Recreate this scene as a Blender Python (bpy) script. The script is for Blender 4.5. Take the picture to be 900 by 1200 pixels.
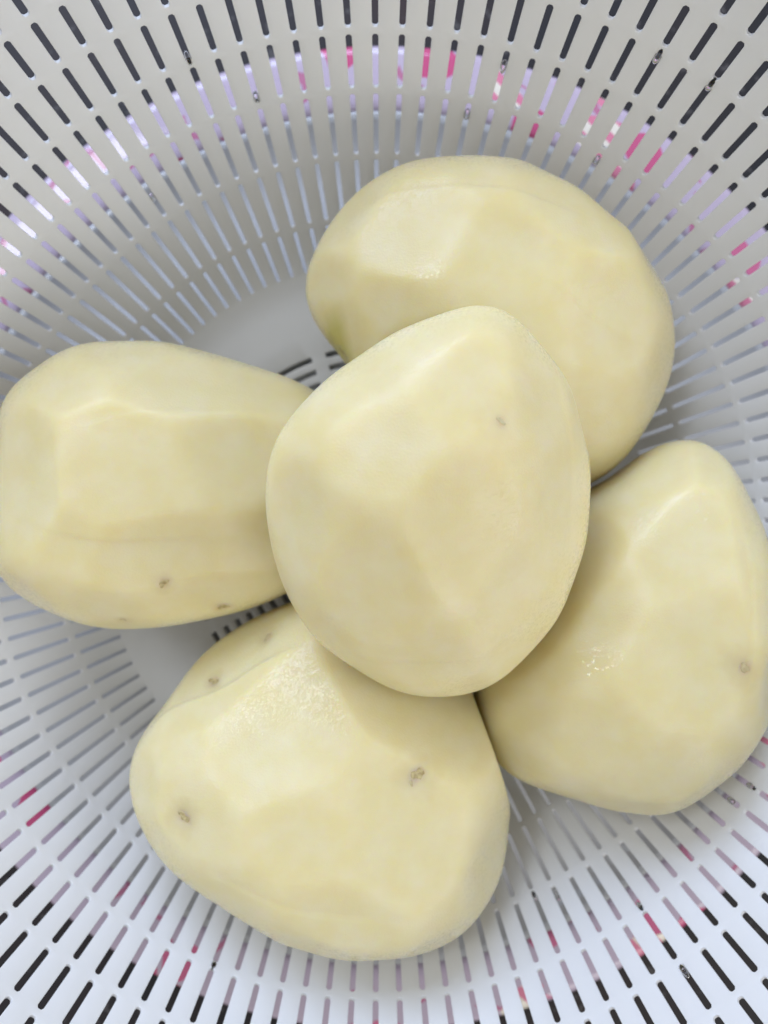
import bpy, bmesh, math, random
import numpy as np
from mathutils import Vector

for _o in list(bpy.data.objects):
    bpy.data.objects.remove(_o, do_unlink=True)
scene = bpy.context.scene
COL = scene.collection

# ---------------------------------------------------------------- camera
cam_data = bpy.data.cameras.new('camera')
cam_data.sensor_fit = 'HORIZONTAL'; cam_data.sensor_width = 36.0; cam_data.lens = 36.0
cam_data.clip_start = 0.005; cam_data.clip_end = 50.0
cam_data.dof.use_dof = True; cam_data.dof.focus_distance = 0.172; cam_data.dof.aperture_fstop = 13.0
camera = bpy.data.objects.new('camera', cam_data); COL.objects.link(camera)
camera.location = (0.00222, 0.00833, 0.25); camera.rotation_euler = (0, 0, 0)
scene.camera = camera

# ---------------------------------------------------------------- light
world = bpy.data.worlds.new('World'); scene.world = world; world.use_nodes = True
bg = world.node_tree.nodes['Background']
bg.inputs['Color'].default_value = (1.0, 0.98, 0.955, 1); bg.inputs['Strength'].default_value = 0.385

def area(name, loc, target, size, size_y, power, color):
    d = bpy.data.lights.new(name, 'AREA'); d.shape = 'RECTANGLE'; d.size = size; d.size_y = size_y
    d.energy = power; d.color = color
    o = bpy.data.objects.new(name, d); COL.objects.link(o); o.location = loc
    o.rotation_euler = (Vector(target) - Vector(loc)).to_track_quat('-Z', 'Y').to_euler()
    return o
area('window_light', (-0.42, 1.05, 0.80), (0, 0, 0.04), 1.1, 0.6, 15.5, (0.57, 0.70, 1.0))
area('ceiling_light', (-0.80, 0.70, 1.62), (0, 0, 0.04), 0.60, 0.40, 8.0, (0.86, 0.92, 1.0))
area('right_fill_light', (1.15, -0.10, 0.75), (0, 0, 0.06), 0.8, 0.5, 4.2, (0.88, 0.93, 1.0))  # added fill for the right-hand edges and left wall; no window known there
area('room_fill_light', (0.70, -0.95, 0.75), (0, 0, 0.06), 0.9, 0.5, 4.0, (1.0, 0.97, 0.93))  # fill added to lift the potatoes' lower-right rims, standing in for room bounce

vs = scene.view_settings
vs.view_transform = 'Standard'; vs.look = 'None'; vs.exposure = 0.25; vs.gamma = 1.0; vs.use_curve_mapping = False
scene.render.engine = 'CYCLES'
scene.cycles.max_bounces = 8; scene.cycles.diffuse_bounces = 7; scene.cycles.glossy_bounces = 3
scene.cycles.caustics_reflective = False; scene.cycles.caustics_refractive = False
scene.cycles.sample_clamp_indirect = 6.0
scene.cycles.use_denoising = True
scene.cycles.use_adaptive_sampling = True; scene.cycles.adaptive_threshold = 0.02

# ---- colander profile -------------------------------------------------
def colander_profile():
    """(r, z) points of the inner surface from the flat base to the rim (metres)."""
    pts = [(0.0, 0.0)]
    r, z, s = 0.0800, 0.0, 0.0
    pts.append((r, z))
    ds = 0.0005
    while z < 0.108:
        s += ds
        if s < 0.014:
            a = 44.0 * (s / 0.014) ** 1.2
        else:
            a = 44.0 + 18.0 * min(1.0, (s - 0.014) / 0.05) + 4.0 * min(1.0, max(0.0, (s - 0.064) / 0.06))
        a = math.radians(a)
        r += ds * math.cos(a); z += ds * math.sin(a)
        pts.append((r, z))
    return np.array(pts)

# ---- potato solid -----------------------------------------------------
def outline_at(R, th):
    n = len(R); x = (th % (2 * math.pi)) / (2 * math.pi) * n
    i = np.floor(x).astype(int); f = x - i
    p0, p1, p2, p3 = R[(i - 1) % n], R[i % n], R[(i + 1) % n], R[(i + 2) % n]
    return 0.5 * (2 * p1 + (p2 - p0) * f + (2 * p0 - 5 * p1 + 4 * p2 - p3) * f * f + (3 * p1 - p0 - 3 * p2 + p3) * f ** 3)

def body_radius(P, u):
    """radius of the uncut tuber along unit directions u (n,3), in its sheared frame"""
    c = np.sqrt(u[:, 0] ** 2 + u[:, 1] ** 2) + 1e-9
    th = np.arctan2(u[:, 1], u[:, 0])
    R = outline_at(P['R'], th)
    h = np.where(u[:, 2] > 0, P['up'], P['down'])
    n = np.where(u[:, 2] > 0, P.get('nu', 2.15), P.get('nd', 2.1))
    return ((c / R) ** n + (np.abs(u[:, 2]) / h) ** n) ** (-1.0 / n)

def body_point(P, u):
    return u * body_radius(P, u)[:, None]

def facet_planes(P):
    out = []
    for az, el, cut in P['facets']:
        az, el = math.radians(az), math.radians(el)
        e = 0.01
        def d(a, b):
            return body_point(P, np.array([[math.cos(b) * math.cos(a), math.cos(b) * math.sin(a), math.sin(b)]]))[0]
        p = d(az, el)
        nrm = np.cross(d(az + e, el) - d(az - e, el), d(az, el + e) - d(az, el - e))
        nrm /= np.linalg.norm(nrm)
        if nrm @ p < 0: nrm = -nrm
        out.append((nrm, float(nrm @ p) - cut))
    return out

def tuber_radius(P, u, planes, soft=None):
    soft = soft or P.get('soft', 110.0)
    r = body_radius(P, u)
    acc = np.ones_like(r)
    for n, d in planes:
        k = u @ n
        q = np.where(k > 0.05, d / np.maximum(k, 0.05), 10.0)
        acc += (r / q) ** soft
    r = r * acc ** (-1.0 / soft)
    rng = np.random.RandomState(P['seed'])
    for i in range(7):                                   # gentle natural lumps
        v = rng.normal(size=3); v /= np.linalg.norm(v)
        r = r + P.get('lump', 0.00022) * np.sin(u @ v * rng.uniform(4, 9) + rng.uniform(0, 6))
    for (e1, e2, dep, decay) in P.get('steps', []):      # peeler edges: the strip on one side of a line lies a little deeper
        e1, e2 = np.array(e1), np.array(e2)
        m = np.cross(e1, e2); m /= np.linalg.norm(m); c = e1 + e2; c /= np.linalg.norm(c)
        a = np.cross(m, c); L = abs(float(np.arctan2(e2 @ a, e2 @ c)))
        al = np.arctan2(u @ a, np.maximum(u @ c, 1e-6)) / L
        x = np.arcsin(np.clip(u @ m, -1, 1)) * 0.045
        x = x + 0.0006 * np.sin(al * 5.0 + dep * 9e4)
        win = np.clip(1.25 - al ** 2, 0, 1) * (u @ c > 0)
        r = r - dep * win / (1.0 + np.exp(np.clip(-x / 0.00028, -50, 50))) * np.exp(-np.maximum(x, 0) / decay)
    for (n, d) in P.get('contacts', []):
        k = u @ np.array(n); q = np.where(k > 0.02, d / np.maximum(k, 0.02), 10.0)
        t = (r / q) ** 180.0; r = r * (1.0 + np.minimum(t, 1e200)) ** (-1 / 180.0)
    for az, el, dep, sig in P.get('eyes', []):
        az, el = math.radians(az), math.radians(el)
        e = np.array([math.cos(el) * math.cos(az), math.cos(el) * math.sin(az), math.sin(el)])
        ang = np.arccos(np.clip(u @ e, -1, 1)) * 0.045
        r = r - dep * np.exp(-(ang / sig) ** 2)
    return r

def shear(P, p):
    q = p.copy()
    q[:, 2] += P['tilt'][0] * p[:, 0] + P['tilt'][1] * p[:, 1]
    return q

def unshear(P, p):
    q = p.copy()
    q[:, 2] -= P['tilt'][0] * p[:, 0] + P['tilt'][1] * p[:, 1]
    return q

# measured outlines (mm, every 6 degrees), peeled facets (unit normal, distance) and eyes of the five potatoes
POTATO = {
    'center': {
        'pos': [0.01288, 0.00994, 0.069],
        'R': [38.22, 38.25, 38.5, 38.69, 38.96, 39.69, 40.84, 41.95, 42.68, 43.34, 44.27, 45.18, 45.21, 43.94, 41.91, 40.06, 38.81, 37.91, 37.06, 36.32, 35.94, 35.93, 36.14, 36.51, 37.08, 37.75, 38.26, 38.41, 38.23, 37.94, 37.69, 37.56, 37.66, 38.1, 38.84, 39.78, 40.84, 41.95, 42.96, 43.64, 44.02, 44.44, 45.19, 46.19, 47.13, 47.82, 48.3, 48.5, 48.14, 47.07, 45.7, 44.6, 43.92, 43.26, 42.28, 41.15, 40.27, 39.7, 39.17, 38.59],
        'up': 0.031,
        'down': 0.029,
        'tilt': [-0.12, 0.28],
        'seed': 3,
        'soft': 130.0,
        'nu': 1.9,
        'planes': [[[-0.0173, 0.4569, 0.8893], 0.03175], [[-0.2781, 0.2949, 0.9142], 0.03018], [[0.1268, -0.0793, 0.9888], 0.02917], [[-0.3065, -0.2913, 0.9062], 0.03079], [[0.3308, -0.2624, 0.9065], 0.03193], [[0.6997, 0.0637, 0.7116], 0.03291], [[-0.1078, -0.5892, 0.8007], 0.03532], [[-0.7532, -0.0478, 0.656], 0.03312], [[0.5773, 0.3199, 0.7513], 0.03377], [[-0.5836, -0.5107, 0.6314], 0.03693], [[0.5659, -0.4804, 0.6701], 0.03657], [[0.8011, 0.1126, 0.5878], 0.03468], [[0.1773, -0.7678, 0.6157], 0.04144]],
        'eyes': [[53.0, 53.0, 0.0003, 0.0016]],
        'contacts': [[[-0.62854, -0.02759, -0.77729], 0.033365], [[0.38171, 0.4213, -0.82268], 0.03448], [[0.70787, -0.48892, -0.50978], 0.039951], [[-0.32328, -0.72532, -0.60778], 0.040883]],
        'steps': [[[0.4525, -0.73841, 0.5], [-0.58131, -0.77142, 0.25882], 0.00035, 0.009000000000000001], [[0.87471, -0.25082, 0.41469], [0.64862, 0.69556, 0.30902], 0.0003, 0.008]],
    },
    'left': {
        'pos': [-0.05841, 0.01547, 0.036],
        'R': [55.23, 55.77, 55.56, 54.51, 52.79, 50.67, 48.26, 45.76, 43.49, 41.73, 40.49, 39.64, 39.11, 38.92, 39.02, 39.23, 39.49, 40.02, 41.05, 42.4, 43.55, 44.2, 44.6, 45.07, 45.51, 45.36, 44.4, 43.09, 42.22, 42.1, 42.46, 42.99, 43.76, 44.94, 46.32, 47.23, 47.16, 46.2, 44.9, 43.77, 42.87, 42.0, 41.0, 39.91, 38.94, 38.26, 37.91, 37.9, 38.28, 39.08, 40.29, 41.76, 43.39, 45.18, 47.17, 49.22, 51.03, 52.38, 53.39, 54.33],
        'up': 0.033,
        'down': 0.034,
        'tilt': [-0.12, 0.0],
        'seed': 5,
        'soft': 125.0,
        'nu': 2.15,
        'planes': [[[-0.0403, 0.0524, 0.9978], 0.03081], [[0.2299, 0.1277, 0.9648], 0.03346], [[0.0561, -0.3552, 0.9331], 0.03254], [[0.1228, 0.5884, 0.7992], 0.03448], [[-0.4783, 0.0353, 0.8775], 0.03441], [[-0.0182, -0.9073, 0.42], 0.0377], [[0.3374, -0.3669, 0.8669], 0.03676], [[-0.177, -0.2197, 0.9594], 0.0334], [[-0.2075, 0.4872, 0.8483], 0.0357], [[0.2721, 0.6366, 0.7216], 0.03697], [[0.1558, -0.7501, 0.6427], 0.03619], [[-0.5198, -0.6675, 0.5332], 0.04207], [[-0.055, -0.7861, 0.6157], 0.03648], [[0.0, 0.7431, 0.6691], 0.03637], [[-0.766, 0.0, 0.6428], 0.03959]],
        'eyes': [[283.5, 43.5, 0.0005, 0.0014], [299.5, 20.5, 0.0006, 0.0016], [259.0, 22.0, 0.0003, 0.0012]],
        'contacts': [[[0.61771, -0.18678, 0.7639], 0.043896]],
        'steps': [[[0.78737, -0.30224, 0.5373], [-0.7757, -0.22977, 0.58779], 0.00025, 0.009000000000000001], [[-0.44575, 0.36096, 0.81915], [0.79739, 0.39757, 0.45399], 0.0002, 0.009000000000000001]],
    },
    'top': {
        'pos': [0.03273, 0.06267, 0.0355],
        'R': [47.75, 46.93, 46.13, 44.91, 43.03, 40.79, 38.85, 37.67, 37.24, 37.17, 37.12, 37.13, 37.47, 38.25, 39.23, 40.02, 40.46, 40.9, 41.8, 43.27, 44.98, 46.53, 47.78, 48.83, 49.78, 50.69, 51.61, 52.54, 53.09, 52.54, 50.47, 47.43, 44.63, 42.97, 42.26, 41.72, 40.93, 40.23, 40.12, 40.57, 41.2, 41.8, 42.61, 43.86, 45.38, 46.78, 47.95, 49.13, 50.53, 52.02, 53.24, 53.88, 53.89, 53.44, 52.8, 52.15, 51.54, 50.85, 49.92, 48.8],
        'up': 0.033,
        'down': 0.034,
        'tilt': [0.0, 0.12],
        'seed': 8,
        'soft': 125.0,
        'nu': 2.15,
        'planes': [[[-0.2678, 0.2627, 0.927], 0.03457], [[0.0173, 0.139, 0.9901], 0.03171], [[0.3298, -0.0282, 0.9436], 0.03397], [[-0.6043, 0.502, 0.6187], 0.04378], [[0.0637, 0.9065, 0.4174], 0.03874], [[0.239, -0.3837, 0.892], 0.03757], [[0.3354, 0.5102, 0.792], 0.03428], [[-0.7223, -0.4447, 0.5296], 0.03972], [[0.0454, -0.0219, 0.9987], 0.03206], [[0.7275, 0.4897, 0.4806], 0.0399], [[-0.3896, -0.3005, 0.8706], 0.03481], [[0.7621, -0.187, 0.6199], 0.04453], [[0.1983, 0.7399, 0.6428], 0.03676], [[0.7198, 0.262, 0.6428], 0.04106], [[-0.5693, 0.4777, 0.6691], 0.04343], [[-0.776, -0.1368, 0.6157], 0.04349]],
        'eyes': [[195.0, 8.5, 0.0004, 0.0014]],
        'contacts': [[[-0.27453, -0.53639, 0.79807], 0.031944]],
        'steps': [[[-0.8001, 0.46194, 0.38268], [0.55658, 0.50115, 0.66262], 0.0003, 0.008], [[0.84891, -0.39585, 0.35021], [0.24977, 0.01747, 0.96815], 0.00025, 0.008]],
    },
    'right': {
        'pos': [0.07086, -0.02384, 0.0355],
        'R': [37.16, 36.52, 36.31, 36.74, 37.87, 39.54, 41.34, 42.98, 44.71, 47.09, 50.18, 53.04, 54.17, 52.7, 49.29, 45.57, 42.8, 41.07, 39.66, 38.22, 37.13, 36.9, 37.36, 37.82, 37.85, 37.75, 38.07, 38.88, 39.78, 40.43, 41.03, 41.99, 43.41, 45.06, 46.79, 48.7, 50.76, 52.48, 53.24, 52.85, 51.78, 50.76, 50.22, 50.18, 50.43, 50.63, 50.35, 49.22, 47.35, 45.37, 43.88, 42.92, 42.0, 40.75, 39.42, 38.57, 38.41, 38.57, 38.48, 37.94],
        'up': 0.033,
        'down': 0.034,
        'tilt': [0.17, -0.03],
        'seed': 11,
        'soft': 125.0,
        'nu': 2.15,
        'planes': [[[-0.0233, 0.2875, 0.9575], 0.03298], [[0.0919, -0.0183, 0.9956], 0.0308], [[-0.299, 0.1967, 0.9338], 0.03251], [[0.0164, -0.431, 0.9022], 0.03595], [[0.932, -0.0845, 0.3525], 0.03497], [[-0.5516, -0.1921, 0.8117], 0.03861], [[-0.3714, 0.7611, 0.5318], 0.03899], [[-0.177, -0.2825, 0.9428], 0.03503], [[0.8879, 0.2168, 0.4056], 0.03726], [[0.7492, -0.496, 0.4389], 0.03916], [[-0.5564, 0.0703, 0.8279], 0.0355], [[-0.0496, -0.7904, 0.6106], 0.04444], [[0.776, -0.1368, 0.6157], 0.0351], [[0.383, -0.6634, 0.6428], 0.04188], [[0.1923, 0.7178, 0.6691], 0.04542], [[-0.6275, -0.4394, 0.6428], 0.04434]],
        'eyes': [[344.0, 58.0, 0.0004, 0.0016]],
        'contacts': [[[-0.67765, 0.40037, 0.61684], 0.031716], [[-0.94797, -0.31725, 0.02636], 0.049286]],
        'steps': [[[0.41341, -0.90716, 0.07846], [-0.64158, -0.71254, 0.28402], 0.0004, 0.009000000000000001], [[0.4925, -0.35782, 0.79335], [0.33811, 0.83686, 0.43051], 0.00035, 0.008]],
    },
    'bottom': {
        'pos': [-0.01327, -0.06746, 0.0355],
        'R': [51.37, 51.52, 51.46, 51.28, 51.16, 51.11, 51.04, 51.05, 51.34, 52.03, 53.0, 54.03, 54.88, 55.26, 54.91, 53.86, 52.57, 51.57, 51.01, 50.64, 50.3, 50.12, 50.2, 50.37, 50.46, 50.65, 51.37, 52.59, 53.67, 53.83, 52.88, 51.22, 49.29, 47.18, 44.87, 42.56, 40.63, 39.33, 38.69, 38.54, 38.69, 38.85, 38.89, 38.98, 39.51, 40.65, 42.1, 43.49, 44.83, 46.4, 48.25, 49.96, 51.12, 51.81, 52.34, 52.79, 52.82, 52.32, 51.64, 51.29],
        'up': 0.033,
        'down': 0.034,
        'tilt': [-0.03, -0.12],
        'seed': 14,
        'soft': 125.0,
        'nu': 2.15,
        'planes': [[[-0.1511, 0.2852, 0.9465], 0.03336], [[0.2087, -0.0304, 0.9775], 0.03216], [[-0.3895, -0.0248, 0.9207], 0.03586], [[0.0055, -0.3543, 0.9351], 0.03332], [[-0.4747, 0.6332, 0.6113], 0.04288], [[0.7425, -0.1893, 0.6426], 0.04462], [[0.4351, 0.3068, 0.8465], 0.03846], [[-0.0291, -0.042, 0.9987], 0.03168], [[-0.4659, -0.7923, 0.394], 0.038], [[0.3787, -0.6974, 0.6084], 0.04413], [[-0.7486, 0.0563, 0.6606], 0.04523], [[0.0143, 0.4694, 0.8829], 0.03846], [[-0.5104, 0.6533, 0.5592], 0.04292], [[-0.6735, -0.3141, 0.6691], 0.04258], [[-0.1983, -0.7399, 0.6428], 0.03735], [[0.7405, -0.2695, 0.6157], 0.04591]],
        'eyes': [[179.0, 35.5, 0.0005, 0.0017], [25.5, 46.5, 0.0006, 0.002], [23.0, 49.5, 0.0003, 0.0012], [134.5, 15.5, 0.0005, 0.0014], [111.0, 15.0, 0.00035, 0.0013000000000000002]],
        'contacts': [[[0.43798, 0.55875, 0.70426], 0.037887], [[0.9478, 0.3178, -0.02621], 0.04579]],
        'steps': [[[-0.91795, 0.35237, 0.18224], [-0.14, 0.88392, 0.4462], 0.001, 0.014], [[-0.71799, -0.2974, 0.62932], [0.51495, -0.58205, 0.62932], 0.00035, 0.009000000000000001]],
    },
}

# ---------------------------------------------------------------- helpers
def tag(o, label=None, cat=None, group=None, kind=None):
    if label: o['label'] = label
    if cat: o['category'] = cat
    if group: o['group'] = group
    if kind: o['kind'] = kind
    return o

def mesh_obj(name, verts, faces, mat, parent=None, smooth=True):
    me = bpy.data.meshes.new(name)
    me.from_pydata([tuple(map(float, v)) for v in verts], [], [tuple(map(int, f)) for f in faces]); me.update()
    if smooth: me.polygons.foreach_set('use_smooth', [True] * len(me.polygons))
    if mat: me.materials.append(mat)
    o = bpy.data.objects.new(name, me); COL.objects.link(o)
    if parent: o.parent = parent
    return o

def empty(name, loc=(0, 0, 0)):
    o = bpy.data.objects.new(name, None); COL.objects.link(o); o.location = loc
    o.empty_display_size = 0.02
    return o

def lathe(name, prof, n, mat, parent=None, closed=False):
    """surface of revolution of (r, z) points; r = 0 gives a pole"""
    V, Fc, rows = [], [], []
    for r, z in prof:
        if r < 1e-7:
            rows.append([len(V)] * n); V.append((0, 0, z))
        else:
            rows.append(list(range(len(V), len(V) + n)))
            V += [(r * math.cos(2 * math.pi * i / n), r * math.sin(2 * math.pi * i / n), z) for i in range(n)]
    m = len(rows)
    for k in range(m if closed else m - 1):
        a, b = rows[k], rows[(k + 1) % m]
        for i in range(n):
            j = (i + 1) % n
            f = []
            for v in (a[i], a[j], b[j], b[i]):
                if v not in f: f.append(v)
            if len(f) > 2: Fc.append(f)
    return mesh_obj(name, V, Fc, mat, parent)

class NT:
    """small node-tree writer"""
    def __init__(self, name):
        self.m = bpy.data.materials.new(name); self.m.use_nodes = True
        self.t = self.m.node_tree; self.n = self.t.nodes; self.l = self.t.links
        self.b = self.n['Principled BSDF']
    def node(self, typ, ins=None, **kw):
        x = self.n.new(typ)
        for k, v in kw.items(): setattr(x, k, v)
        for k, v in (ins or {}).items():
            if isinstance(v, bpy.types.NodeSocket): self.l.new(v, x.inputs[k])
            else: x.inputs[k].default_value = v
        return x
    def math(self, op, a, b=None, clamp=False):
        x = self.node('ShaderNodeMath', operation=op, use_clamp=clamp)
        for i, v in enumerate((a, b)):
            if v is None: continue
            if isinstance(v, bpy.types.NodeSocket): self.l.new(v, x.inputs[i])
            else: x.inputs[i].default_value = v
        return x.outputs[0]
    def mix(self, fac, a, b, mode='MIX'):
        x = self.node('ShaderNodeMix', data_type='RGBA', blend_type=mode)
        for k, v in ((0, fac), (6, a), (7, b)):
            if isinstance(v, bpy.types.NodeSocket): self.l.new(v, x.inputs[k])
            else: x.inputs[k].default_value = v
        return x.outputs[2]
    def ramp(self, fac, stops):
        x = self.node('ShaderNodeValToRGB', {'Fac': fac}); e = x.color_ramp.elements
        while len(e) < len(stops): e.new(0.5)
        for el, (p, c) in zip(e, stops): el.position = p; el.color = c if len(c) == 4 else (*c, 1)
        return x.outputs['Color']
    def set(self, **kw):
        for k, v in kw.items():
            k = k.replace('_', ' ')
            if isinstance(v, bpy.types.NodeSocket): self.l.new(v, self.b.inputs[k])
            else: self.b.inputs[k].default_value = v

# ---------------------------------------------------------------- materials
def mat_plastic():
    t = NT('white_plastic')
    co = t.node('ShaderNodeTexCoord').outputs['Object']
    n1 = t.node('ShaderNodeTexNoise', {'Vector': co, 'Scale': 26.0, 'Detail': 4.0})
    n2 = t.node('ShaderNodeTexNoise', {'Vector': co, 'Scale': 420.0, 'Detail': 3.0})
    col = t.mix(n1.outputs['Fac'], (0.79, 0.795, 0.80, 1), (0.88, 0.88, 0.88, 1))
    rg = t.math('ADD', t.math('MULTIPLY', n1.outputs['Fac'], 0.14), 0.32)
    bmp = t.node('ShaderNodeBump', {'Strength': 0.12, 'Distance': 0.0004, 'Height': n2.outputs['Fac']})
    t.set(Base_Color=col, Roughness=rg, Normal=bmp.outputs['Normal'], IOR=1.46)
    # thin moulded plastic lets a little light through
    tr = t.node('ShaderNodeBsdfTranslucent', {'Color': (0.80, 0.80, 0.80, 1)})
    mx = t.node('ShaderNodeMixShader', {0: 0.30, 1: t.b.outputs[0], 2: tr.outputs[0]})
    t.l.new(mx.outputs[0], t.n['Material Output'].inputs['Surface'])
    return t.m

def mat_dish():
    t = NT('white_glaze')
    co = t.node('ShaderNodeTexCoord').outputs['Object']
    n1 = t.node('ShaderNodeTexNoise', {'Vector': co, 'Scale': 14.0, 'Detail': 3.0})
    t.set(Base_Color=t.mix(n1.outputs['Fac'], (0.42, 0.43, 0.44, 1), (0.48, 0.48, 0.48, 1)), Roughness=0.14, IOR=1.5)
    return t.m

def mat_rim():
    """lavender glaze with a printed border of pink petals, strokes and cream stripes"""
    t = NT('printed_lavender_glaze')
    co = t.node('ShaderNodeTexCoord').outputs['Object']
    flat = t.node('ShaderNodeVectorMath', {0: co, 1: (1, 1, 0)}, operation='MULTIPLY').outputs[0]
    wob = t.node('ShaderNodeTexNoise', {'Vector': flat, 'Scale': 55.0, 'Detail': 2.0})
    d0 = t.node('ShaderNodeVectorMath', {0: wob.outputs['Color'], 1: (0.5, 0.5, 0.5)}, operation='SUBTRACT').outputs[0]
    d1 = t.node('ShaderNodeVectorMath', {0: d0, 'Scale': 0.012}, operation='SCALE').outputs[0]
    v = t.node('ShaderNodeVectorMath', {0: flat, 1: d1}, operation='ADD').outputs[0]
    vor = t.node('ShaderNodeTexVoronoi', {'Vector': v, 'Scale': 62.0, 'Randomness': 1.0}, voronoi_dimensions='2D')
    sep = t.node('ShaderNodeSeparateColor', {'Color': vor.outputs['Color']})
    pick = t.math('LESS_THAN', sep.outputs['Red'], 0.22)
    blob = t.math('MULTIPLY', t.math('LESS_THAN', vor.outputs['Distance'], 0.40), pick)
    # swirling strokes
    vor2 = t.node('ShaderNodeTexVoronoi', {'Vector': v, 'Scale': 48.0}, voronoi_dimensions='2D', feature='DISTANCE_TO_EDGE')
    stroke = t.math('MULTIPLY', t.math('LESS_THAN', vor2.outputs['Distance'], 0.045),
                    t.math('GREATER_THAN', wob.outputs['Fac'], 0.53))
    # cream and pink candy stripes in some petals
    wav = t.node('ShaderNodeTexWave', {'Vector': flat, 'Scale': 75.0, 'Distortion': 1.5}, bands_direction='DIAGONAL')
    stripe = t.math('GREATER_THAN', wav.outputs['Fac'], 0.5)
    cream = t.math('MULTIPLY', t.math('MULTIPLY', t.math('GREATER_THAN', sep.outputs['Green'], 0.80),
                   t.math('LESS_THAN', vor.outputs['Distance'], 0.5)), 1.0)
    petal = t.mix(sep.outputs['Blue'], (0.54, 0.08, 0.20, 1), (0.60, 0.19, 0.32, 1))
    c = t.mix(stroke, (0.50, 0.42, 0.52, 1), (0.48, 0.18, 0.29, 1))
    c = t.mix(blob, c, petal)
    c = t.mix(cream, c, t.mix(stripe, (0.66, 0.22, 0.32, 1), (0.78, 0.72, 0.62, 1)))
    t.set(Base_Color=c, Roughness=0.09, IOR=1.5)
    return t.m

def mat_table():
    t = NT('dark_tabletop')
    co = t.node('ShaderNodeTexCoord').outputs['Object']
    n = t.node('ShaderNodeTexNoise', {'Vector': co, 'Scale': 7.0, 'Detail': 5.0, 'Distortion': 0.6})
    g = t.node('ShaderNodeTexNoise', {'Vector': co, 'Scale': 260.0, 'Detail': 2.0})
    c = t.ramp(n.outputs['Fac'], [(0.40, (0.018, 0.018, 0.021)), (0.56, (0.030, 0.022, 0.022)), (0.66, (0.060, 0.026, 0.022))])
    c = t.mix(t.math('GREATER_THAN', g.outputs['Fac'], 0.66), c, (0.07, 0.065, 0.065, 1))
    t.set(Base_Color=c, Roughness=0.6, Specular_IOR_Level=0.25)
    return t.m

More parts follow.
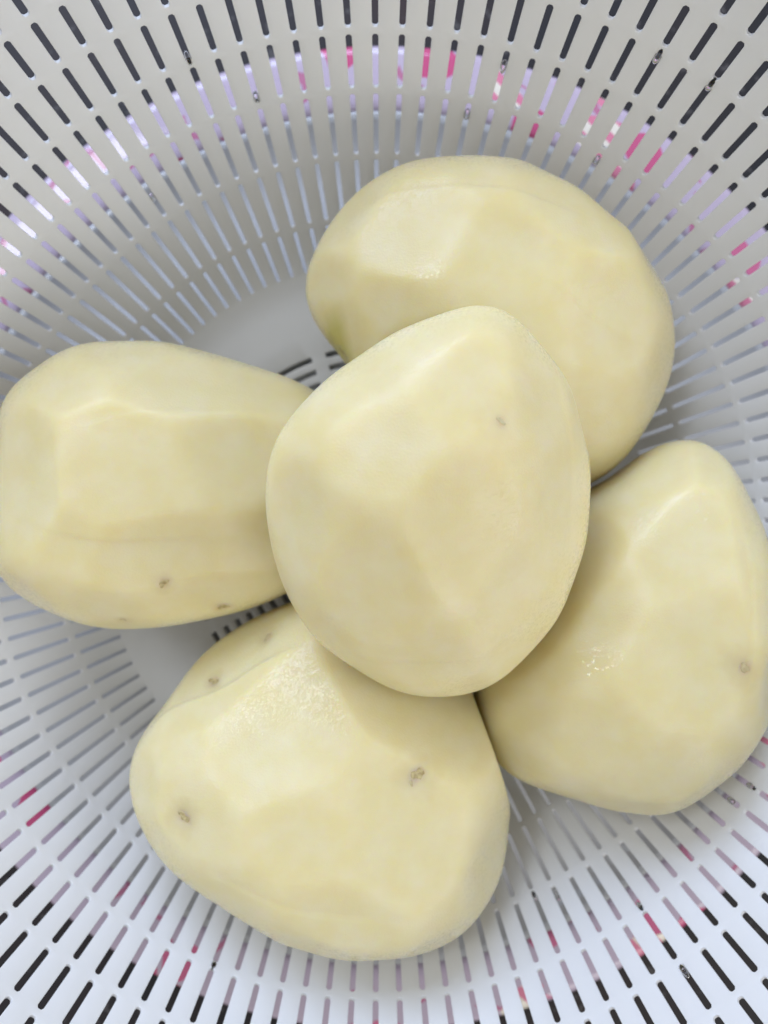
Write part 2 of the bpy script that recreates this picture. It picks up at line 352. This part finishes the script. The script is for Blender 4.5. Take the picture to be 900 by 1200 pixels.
def mat_potato(name, green=None, stains=()):
    """peeled wet flesh; green / stains are (x, y, z, radius) spots in object space"""
    t = NT(name)
    co = t.node('ShaderNodeTexCoord').outputs['Object']
    big = t.node('ShaderNodeTexNoise', {'Vector': co, 'Scale': 34.0, 'Detail': 2.0, 'Roughness': 0.55})
    mid = t.node('ShaderNodeTexNoise', {'Vector': co, 'Scale': 150.0, 'Detail': 2.0})
    c = t.mix(t.math('MULTIPLY', big.outputs['Fac'], 1.0), (0.66, 0.57, 0.29, 1), (0.67, 0.595, 0.335, 1))
    c = t.mix(t.ramp(mid.outputs['Fac'], [(0.35, (0, 0, 0)), (0.75, (0.35, 0.35, 0.35))]), c, (0.72, 0.67, 0.51, 1))
    for (p, rad, colr, amt) in stains:
        dv = t.node('ShaderNodeVectorMath', {0: co, 1: p}, operation='DISTANCE').outputs['Value']
        dv = t.math('ADD', dv, t.math('MULTIPLY', t.math('SUBTRACT', mid.outputs['Fac'], 0.5), rad * 1.0))
        f = t.math('MULTIPLY', t.ramp(t.math('DIVIDE', dv, rad), [(0.25, (1, 1, 1)), (1.0, (0, 0, 0))]), amt)
        c = t.mix(f, c, (*colr, 1))
    if green:
        dv = t.node('ShaderNodeVectorMath', {0: t.node('ShaderNodeVectorMath', {0: co, 1: green[0]}, operation='SUBTRACT').outputs[0],
                                             1: green[1]}, operation='DOT_PRODUCT').outputs['Value']
        al = t.node('ShaderNodeVectorMath', {0: t.node('ShaderNodeVectorMath', {0: co, 1: green[0]}, operation='SUBTRACT').outputs[0],
                                             1: green[2]}, operation='DOT_PRODUCT').outputs['Value']
        up = t.node('ShaderNodeVectorMath', {0: t.node('ShaderNodeVectorMath', {0: co, 1: green[0]}, operation='SUBTRACT').outputs[0],
                                             1: green[3]}, operation='DOT_PRODUCT').outputs['Value']
        ww = t.math('MULTIPLY', t.math('SUBTRACT', mid.outputs['Fac'], 0.5), 0.002)
        f1 = t.ramp(t.math('DIVIDE', t.math('ABSOLUTE', t.math('ADD', dv, ww)), green[4]), [(0.3, (1, 1, 1)), (1.0, (0, 0, 0))])
        f2 = t.ramp(t.math('DIVIDE', t.math('ABSOLUTE', t.math('ADD', al, ww)), green[5]), [(0.4, (1, 1, 1)), (1.0, (0, 0, 0))])
        f3 = t.ramp(t.math('DIVIDE', t.math('ABSOLUTE', up), green[6]), [(0.85, (1, 1, 1)), (1.0, (0, 0, 0))])
        f = t.math('MULTIPLY', t.math('MULTIPLY', t.math('MULTIPLY', f1, f2), f3), 0.7)
        c = t.mix(f, c, (0.43, 0.39, 0.08, 1))
    # wet starchy surface: fine grain, faint peeler striations
    grain = t.node('ShaderNodeTexVoronoi', {'Vector': co, 'Scale': 1900.0})
    st = t.node('ShaderNodeMapping', {'Vector': co, 'Scale': (60.0, 420.0, 160.0), 'Rotation': (0.3, 0.2, 0.7)})
    stri = t.node('ShaderNodeTexNoise', {'Vector': st.outputs[0], 'Scale': 1.0, 'Detail': 1.0})
    h = t.math('ADD', t.math('MULTIPLY', grain.outputs['Distance'], 0.5), t.math('MULTIPLY', stri.outputs['Fac'], 0.9))
    h = t.math('ADD', h, t.math('MULTIPLY', big.outputs['Fac'], 2.0))
    bmp = t.node('ShaderNodeBump', {'Strength': 0.14, 'Distance': 0.0004, 'Height': h})
    wetn = t.node('ShaderNodeTexNoise', {'Vector': co, 'Scale': 45.0, 'Detail': 1.0})
    rg = t.ramp(wetn.outputs['Fac'], [(0.35, (0.42, 0.42, 0.42)), (0.7, (0.60, 0.60, 0.60))])
    # starch grains: each tiny cell tilts its own way, so a few of them catch the light
    geo = t.node('ShaderNodeNewGeometry').outputs['Normal']
    tilt = t.node('ShaderNodeVectorMath', {0: t.node('ShaderNodeVectorMath', {0: grain.outputs['Color'], 1: (0.5, 0.5, 0.5)}, operation='SUBTRACT').outputs[0],
                                           'Scale': 0.21}, operation='SCALE').outputs[0]
    cn = t.node('ShaderNodeVectorMath', {0: t.node('ShaderNodeVectorMath', {0: geo, 1: tilt}, operation='ADD').outputs[0]}, operation='NORMALIZE').outputs[0]
    wet = t.ramp(wetn.outputs['Fac'], [(0.40, (0.04, 0.04, 0.04)), (0.60, (0.65, 0.65, 0.65))])
    t.set(Base_Color=c, Roughness=rg, Normal=bmp.outputs['Normal'], IOR=1.45, Subsurface_Weight=1.0,
          Subsurface_Radius=(1.0, 0.65, 0.18), Subsurface_Scale=0.014,
          Coat_Weight=wet, Coat_Roughness=0.05, Coat_IOR=1.33, Coat_Normal=cn)
    t.b.subsurface_method = 'RANDOM_WALK'
    return t.m

def mat_eye(name, a, b):
    t = NT(name)
    co = t.node('ShaderNodeTexCoord').outputs['Object']
    n = t.node('ShaderNodeTexNoise', {'Vector': co, 'Scale': 900.0, 'Detail': 3.0})
    t.set(Base_Color=t.mix(t.ramp(n.outputs['Fac'], [(0.35, (0, 0, 0)), (0.65, (1, 1, 1))]), (*a, 1), (*b, 1)), Roughness=0.5,
          Subsurface_Weight=0.6, Subsurface_Radius=(1, 0.8, 0.4), Subsurface_Scale=0.0015)
    return t.m

def mat_water():
    t = NT('water'); t.set(Base_Color=(1, 1, 1, 1), Roughness=0.02, IOR=1.333, Transmission_Weight=1.0)
    return t.m

PLASTIC = mat_plastic(); GLAZE = mat_dish(); RIM = mat_rim(); TABLE = mat_table(); WATER = mat_water()

# ---------------------------------------------------------------- table
TZ = -0.0135
tb = mesh_obj('tabletop', [(-0.7, -0.7, TZ), (0.7, -0.7, TZ), (0.7, 0.7, TZ), (-0.7, 0.7, TZ),
                           (-0.7, -0.7, TZ - 0.03), (0.7, -0.7, TZ - 0.03), (0.7, 0.7, TZ - 0.03), (-0.7, 0.7, TZ - 0.03)],
              [(0, 1, 2, 3), (7, 6, 5, 4), (0, 4, 5, 1), (1, 5, 6, 2), (2, 6, 7, 3), (3, 7, 4, 0)], TABLE, smooth=False)
tag(tb, 'dark charcoal and brown tabletop seen through the colander slots', kind='structure')

# ---------------------------------------------------------------- dish under the colander
dish = empty('dish', (0.0015, 0.0, TZ))
tag(dish, 'wide white dish with pink printed lavender rim under the colander', 'dish')
W = -TZ - 0.0078          # top of the well above the table
lathe('well', [(0, W), (0.105, W), (0.118, W + 0.0004), (0.126, W + 0.0018), (0.132, W + 0.005), (0.1355, W + 0.0085), (0.1375, W + 0.0105),
               (0.1375, W + 0.0082), (0.135, W + 0.0055), (0.131, W + 0.002), (0.125, W - 0.001), (0.112, W - 0.0026),
               (0.108, W - 0.0055), (0.100, W - 0.0055), (0.097, W - 0.0026), (0, W - 0.0026)], 192, GLAZE, dish)
lathe('rim', [(0.1376, W + 0.0105), (0.1388, W + 0.0116), (0.1410, W + 0.0122), (0.1470, W + 0.0125), (0.1545, W + 0.0127), (0.1568, W + 0.0124), (0.1578, W + 0.0116),
              (0.1570, W + 0.0108), (0.154, W + 0.0106), (0.146, W + 0.0103), (0.1400, W + 0.0094), (0.1376, W + 0.0083)], 192, RIM, dish, closed=True)

# ---------------------------------------------------------------- colander
colander = empty('colander', (0, 0, 0))
tag(colander, 'white plastic colander with radial slots holding the peeled potatoes', 'colander')
PROF = colander_profile()[1:]
SARC = np.concatenate([[0], np.cumsum(np.hypot(*np.diff(PROF, axis=0).T))])
def prof_at(s): return float(np.interp(s, SARC, PROF[:, 0])), float(np.interp(s, SARC, PROF[:, 1]))
def s_of_z(z): return float(np.interp(z, PROF[:, 1], SARC))
TH = 0.0014

def shell(o, th, bevel=0.00028):
    m = o.modifiers.new('thickness', 'SOLIDIFY'); m.thickness = th; m.offset = -1.0; m.use_even_offset = False
    b = o.modifiers.new('edge', 'BEVEL'); b.width = bevel; b.segments = 2; b.limit_method = 'ANGLE'; b.angle_limit = math.radians(50)
    b.harden_normals = False

def build_wall():
    NS = 120; pitch = 2 * math.pi / NS; off = math.radians(90.0) + 0.0
    gaps = [s_of_z(z) for z in GAP_Z]                    # centre lines of the plain bands between the slot rings
    bw = 0.0009                                          # half width of a band
    V, Fc, idx = [], [], {}
    def vert(col, a, s):
        key = (round(a / pitch * 1000) % (1000 * NS), round(s * 1e7))
        if key in idx: return idx[key]
        r, z = prof_at(s); ang = off + a
        V.append((r * math.cos(ang), r * math.sin(ang), z)); idx[key] = len(V) - 1
        return idx[key]
    # solid lead-in band below the first slot ring
    s0 = gaps[0]
    lead = [0.0, s0 * 0.25, s0 * 0.5, s0 * 0.75, s0]
    fr = [-0.5, -0.118, -0.064, 0.064, 0.118, 0.5]
    for k in range(NS):
        for a, b in zip(lead, lead[1:]):
            for i in range(5):
                c0, c1 = (k + fr[i]) * pitch, (k + fr[i + 1]) * pitch
                Fc.append((vert(0, c0, a), vert(0, c1, a), vert(0, c1, b), vert(0, c0, b)))
    rng = random.Random(4)
    for g0, g1 in zip(gaps, gaps[1:]):
        a, b = g0 + (bw if g0 != gaps[0] else 0.0004), g1 - bw
        L = b - a; e = 0.0005
        rows = [g0, a, a + L * 0.33, a + L * 0.66, b, g1]
        for k in range(NS):
            grid = []
            for j, s in enumerate(rows):
                line = []
                for i, f in enumerate(fr):
                    ss = s
                    if i in (1, 4):
                        if j == 1: ss = s + e
                        if j == 4: ss = s - e
                    line.append(vert(0, (k + f) * pitch, ss))
                grid.append(line)
            for j in range(5):
                for i in range(5):
                    if 1 <= j <= 3 and 1 <= i <= 3: continue
                    Fc.append((grid[j][i], grid[j][i + 1], grid[j + 1][i + 1], grid[j + 1][i]))
    # plain band up to the rim
    st, en = gaps[-1], SARC[-1]
    for k in range(NS):
        for i in range(5):
            c0, c1 = (k + fr[i]) * pitch, (k + fr[i + 1]) * pitch
            Fc.append((vert(0, c0, st), vert(0, c1, st), vert(0, c1, en), vert(0, c0, en)))
    return V, Fc

# ring heights of the bands between slot rings
GAP_Z = [0.0017, 0.0116, 0.0268, 0.0431, 0.0572, 0.0692, 0.0795, 0.0890, 0.0980]

def build_base():
    R1 = 0.0800
    V, Fc, idx = [], [], {}
    sect = 18; sub = 8
    angs = []
    for k in range(sect):
        a0 = math.radians(360 / sect * k + 8.0); w = math.radians(360 / sect)
        web = 0.11
        angs += [a0 + w * (web + (1 - 2 * web) * i / sub) for i in range(sub + 1)]
    n = len(angs)
    radii = [0.0, 0.0115]; hole = []
    r = 0.0135
    while r < 0.064:
        radii += [r, r + 0.0017]; hole.append(len(radii) - 2); r += 0.0043
    radii += [0.070, 0.0785]
    def vert(i, j):
        if j == 0: key = (0, 0)
        else: key = (i % n, j)
        if key not in idx:
            a = angs[i % n]; rr = radii[j]
            idx[key] = len(V); V.append((rr * math.cos(a), rr * math.sin(a), 0.0))
        return idx[key]
    for j in range(len(radii) - 1):
        for i in range(n):
            if j in hole and i % (sub + 1) != sub: continue
            f = [vert(i, j), vert(i + 1, j), vert(i + 1, j + 1), vert(i, j + 1)]
            f = [v for q, v in enumerate(f) if v not in f[:q]]
            Fc.append(f)
    return V, Fc

def build_body():
    Vb, Fb = build_base(); Vw, Fw = build_wall()
    nb = len(Vb)
    o = mesh_obj('slotted_body', Vb + Vw, Fb + [tuple(i + nb for i in f) for f in Fw], PLASTIC, colander)
    bm = bmesh.new(); bm.from_mesh(o.data)
    e1, e2 = [], []
    for e in bm.edges:
        if len(e.link_faces) != 1: continue
        r0, r1 = (math.hypot(v.co.x, v.co.y) for v in e.verts)
        if min(r0, r1) > 0.0783 and max(r0, r1) < 0.0787: e1.append(e)
        elif min(r0, r1) > 0.0798 and max(r0, r1) < 0.0802: e2.append(e)
    res = bmesh.ops.bridge_loops(bm, edges=e1 + e2)
    bmesh.ops.recalc_face_normals(bm, faces=bm.faces)
    if sum(f.normal.z * f.calc_area() for f in bm.faces) < 0: bmesh.ops.reverse_faces(bm, faces=bm.faces)
    for f in bm.faces: f.smooth = True
    bm.to_mesh(o.data); bm.free()
    shell(o, TH)
    return o
build_body()
rE, zE = PROF[-1]
lathe('rim', [(rE - 0.0002, zE - 0.001), (rE + 0.0006, zE + 0.0016), (rE + 0.003, zE + 0.0026), (rE + 0.0080, zE + 0.0024), (rE + 0.0098, zE + 0.0010),
              (rE + 0.0100, zE - 0.0040), (rE + 0.0088, zE - 0.0042), (rE + 0.0080, zE - 0.0006), (rE + 0.0032, zE + 0.0002), (rE + 0.0022, zE - 0.0015)],
      240, PLASTIC, colander, closed=True)
lathe('foot_ring', [(0.0735, -0.0021), (0.0735, -0.0078), (0.0755, -0.0078), (0.0757, -0.0021)], 192, PLASTIC, colander, closed=True)

# ---------------------------------------------------------------- potatoes
def ico_dirs(level):
    bm = bmesh.new(); bmesh.ops.create_icosphere(bm, subdivisions=level, radius=1.0)
    me = bpy.data.meshes.new('tmp'); bm.to_mesh(me); bm.free()
    U = np.empty(len(me.vertices) * 3); me.vertices.foreach_get('co', U); U = U.reshape(-1, 3)
    Fc = np.empty(len(me.loops), dtype=np.int32); me.loops.foreach_get('vertex_index', Fc)
    bpy.data.meshes.remove(me)
    return U / np.linalg.norm(U, axis=1)[:, None], Fc
ICO_U, ICO_F = ico_dirs(7)

def tri_obj(name, V, loops, mat):
    me = bpy.data.meshes.new(name); n = len(loops) // 3
    me.vertices.add(len(V)); me.vertices.foreach_set('co', np.asarray(V, dtype=np.float32).ravel())
    me.loops.add(len(loops)); me.loops.foreach_set('vertex_index', loops)
    me.polygons.add(n); me.polygons.foreach_set('loop_start', np.arange(n, dtype=np.int32) * 3)
    me.update(calc_edges=True); me.validate()
    me.polygons.foreach_set('use_smooth', [True] * len(me.polygons)); me.materials.append(mat)
    o = bpy.data.objects.new(name, me); COL.objects.link(o)
    return o

def load(name):
    P = dict(POTATO[name]); P['R'] = np.array(P['R']) * 1e-3
    P['planes'] = [(np.array(n), d) for n, d in P['planes']]
    return P

def surf(P, u):
    u = np.atleast_2d(u)
    return shear(P, u * tuber_radius(P, u, P['planes'])[:, None])

def unit(az, el):
    az, el = math.radians(az), math.radians(el)
    return np.array([math.cos(el) * math.cos(az), math.cos(el) * math.sin(az), math.sin(el)])

EYE_DARK = mat_eye('brown_eye', (0.31, 0.225, 0.085), (0.54, 0.45, 0.22))
EYE_PALE = mat_eye('tan_bruise', (0.44, 0.35, 0.17), (0.56, 0.47, 0.26))

EYE_FAINT = mat_eye('faint_bruise', (0.50, 0.43, 0.24), (0.60, 0.53, 0.32))

def make_eye(P, parent, spec, size, aspect, rot, mat, seed):
    """small irregular fleck following the surface around one dent"""
    e = unit(spec[0], spec[1]); a = np.cross(e, [0, 0, 1.0]); a /= np.linalg.norm(a); b = np.cross(e, a)
    rg = random.Random(seed); n = 16; rings = 6
    ph = [rg.uniform(0, 6.28) for _ in range(3)]
    dirs = [e]
    for k in range(1, rings + 1):
        for i in range(n):
            t = 2 * math.pi * i / n
            w = 1 + 0.28 * math.sin(2 * t + ph[0]) + 0.2 * math.sin(3 * t + ph[1]) + 0.12 * math.sin(5 * t + ph[2])
            rr = size * w * k / rings / 0.045
            x, y = rr * math.cos(t), rr * aspect * math.sin(t)
            x, y = x * math.cos(rot) - y * math.sin(rot), x * math.sin(rot) + y * math.cos(rot)
            d = e + a * x + b * y; dirs.append(d / np.linalg.norm(d))
    dirs = np.array(dirs)
    ring = np.array([0] + [k for k in range(1, rings + 1) for _ in range(n)])
    lift = np.where(ring < rings, 0.00011 + 0.00003 * (1 - ring / rings), -0.00006)
    V = shear(P, dirs * (tuber_radius(P, dirs, P['planes']) + lift)[:, None])
    Fc = [(0, 1 + i, 1 + (i + 1) % n) for i in range(n)]
    for k in range(rings - 1):
        for i in range(n):
            j = (i + 1) % n; o = 1 + k * n
            Fc.append((o + i, o + n + i, o + n + j, o + j))
    Fc = [tuple(f) for f in Fc]
    ob = mesh_obj('eye', V, Fc, mat, parent)
    return ob

def make_potato(name, label, mat_kw, eye_spec):
    P = load(name)
    V = surf(P, ICO_U)
    stains = [(tuple(map(float, surf(P, unit(*P['eyes'][i][:2]))[0])), rad, c, amt) for i, rad, c, amt in mat_kw.pop('halo', [])]
    if 'green' in mat_kw:
        az, el, w, l, u_ = mat_kw['green']
        p = surf(P, unit(az, el))[0]; rad = np.array([math.cos(math.radians(az)), math.sin(math.radians(az)), 0])
        tan = np.array([-rad[1], rad[0], 0])
        mat_kw['green'] = (tuple(map(float, p)), tuple(map(float, rad)), tuple(map(float, tan)), (0, 0, 1), w, l, u_)
    m = mat_potato(name + '_peeled_flesh', stains=stains, **mat_kw)
    o = tri_obj('potato', V, ICO_F, m); o.location = P['pos']
    tag(o, label, 'potato', 'five peeled potatoes in the colander')
    for q, (i, size, asp, rot, mt) in enumerate(eye_spec):
        make_eye(P, o, P['eyes'][i], size, asp, rot, mt, 31 + q + P['seed'])
    return o

HC = (0.52, 0.40, 0.19)
make_potato('center', 'pear-shaped peeled potato lying on top of the other four', {'halo': [(0, .006, HC, .25)]},
            [(0, .0015, .40, .3, EYE_FAINT)])
make_potato('left', 'long peeled potato at the left edge with dark eye near its lower side', {'halo': [(0, .004, HC, .4), (1, .004, HC, .4), (2, .003, HC, .3)]},
            [(0, .0015, .75, .6, EYE_DARK), (1, .0021, .45, .1, EYE_DARK), (2, .0010, .6, .4, EYE_PALE)])
make_potato('top', 'kidney-shaped peeled potato with green strip on its end, at the back', {'green': (193, 8, .004, .010, .02), 'halo': [(0, .003, HC, .4)]},
            [(0, .0012, .5, .3, EYE_DARK)])
make_potato('right', 'broad peeled potato at the right edge leaning on the colander wall', {'halo': [(0, .007, HC, .45)]},
            [(0, .0019, .6, 1.2, EYE_PALE)])
make_potato('bottom', 'wide peeled potato in front, several brown eyes, beneath the topmost potato', {'halo': [(0, .006, HC, .45), (1, .007, HC, .4), (3, .004, HC, .45), (4, .004, HC, .3)]},
            [(0, .0015, .75, .9, EYE_DARK), (1, .0018, .8, .4, EYE_DARK), (2, .0008, .7, .1, EYE_PALE), (3, .0018, .4, -.6, EYE_DARK), (4, .0011, .8, 0, EYE_PALE)])

# ---------------------------------------------------------------- water caught in the slots
def make_droplet(ang, z, size, label):
    s = s_of_z(z); r, zz = prof_at(s); r2, z2 = prof_at(s + 0.001)
    a = math.radians(ang)
    up = Vector(((r2 - r) * math.cos(a), (r2 - r) * math.sin(a), z2 - zz)).normalized()
    side = Vector((-math.sin(a), math.cos(a), 0)); nrm = side.cross(up)
    if nrm.x * math.cos(a) + nrm.y * math.sin(a) > 0: nrm = -nrm
    w = 0.5 * 0.25 * (2 * math.pi * r / 120)
    bm = bmesh.new(); bmesh.ops.create_icosphere(bm, subdivisions=3, radius=1.0)
    for v in bm.verts:
        x, y, t = v.co
        q = 1.0 + 0.12 * math.sin(3 * y + ang)
        v.co = side * (x * w * 1.04 * q) + up * (y * 0.0019 * size) + nrm * (t * 0.00085)
    me = bpy.data.meshes.new('water_droplet'); bm.to_mesh(me); bm.free()
    me.polygons.foreach_set('use_smooth', [True] * len(me.polygons)); me.materials.append(WATER)
    o = bpy.data.objects.new('water_droplet', me); COL.objects.link(o)
    o.location = Vector((r * math.cos(a), r * math.sin(a), zz)) - nrm * 0.0005
    tag(o, label, 'droplet', 'water droplets caught in the colander slots')
for ang, z, size, label in [
    (111, 0.0584, 1.0, 'water droplet in a dark upper slot, leftmost along the top of the colander'),
    (105, 0.0451, 0.9, 'water droplet in a slot beside the leftmost top droplet, one ring lower'),
    (123, 0.0330, 0.7, 'water droplet in a left wall slot above the long left potato'),
    (78, 0.0394, 0.9, 'water droplet in a slot directly above the back potato'),
    (75, 0.0526, 1.0, 'water droplet over the printed dish rim, higher than the droplet above the back potato'),
    (60, 0.0293, 0.8, 'water droplet in a slot just above the right shoulder of the back potato'),
    (60, 0.0403, 0.8, 'water droplet one ring outside the droplet at the back potato shoulder'),
    (60, 0.0678, 1.2, 'large water droplet in a dark slot at the upper right'),
    (54, 0.0687, 1.0, 'water droplet in a dark slot, rightmost along the top of the colander'),
    (-33, 0.0420, 1.0, 'water droplet beside the right potato, nearest the right edge'),
    (-36, 0.0398, 0.7, 'small water droplet beside the right potato, just below the droplet nearest the edge'),
    (-54, 0.0425, 0.9, 'water droplet in a slot below the right potato'),
    (-54, 0.0593, 1.0, 'water droplet in the lower right, lowest of those below the right potato'),
    (-66, 0.0276, 0.8, 'water droplet between front and right potatoes, left one of a close pair'),
    (-63, 0.0301, 0.8, 'water droplet between front and right potatoes, right one of a close pair'),
    (-111, 0.0429, 0.7, 'small water droplet in a slot at the lower left below the front potato')]:
    make_droplet(ang, z, size, label)
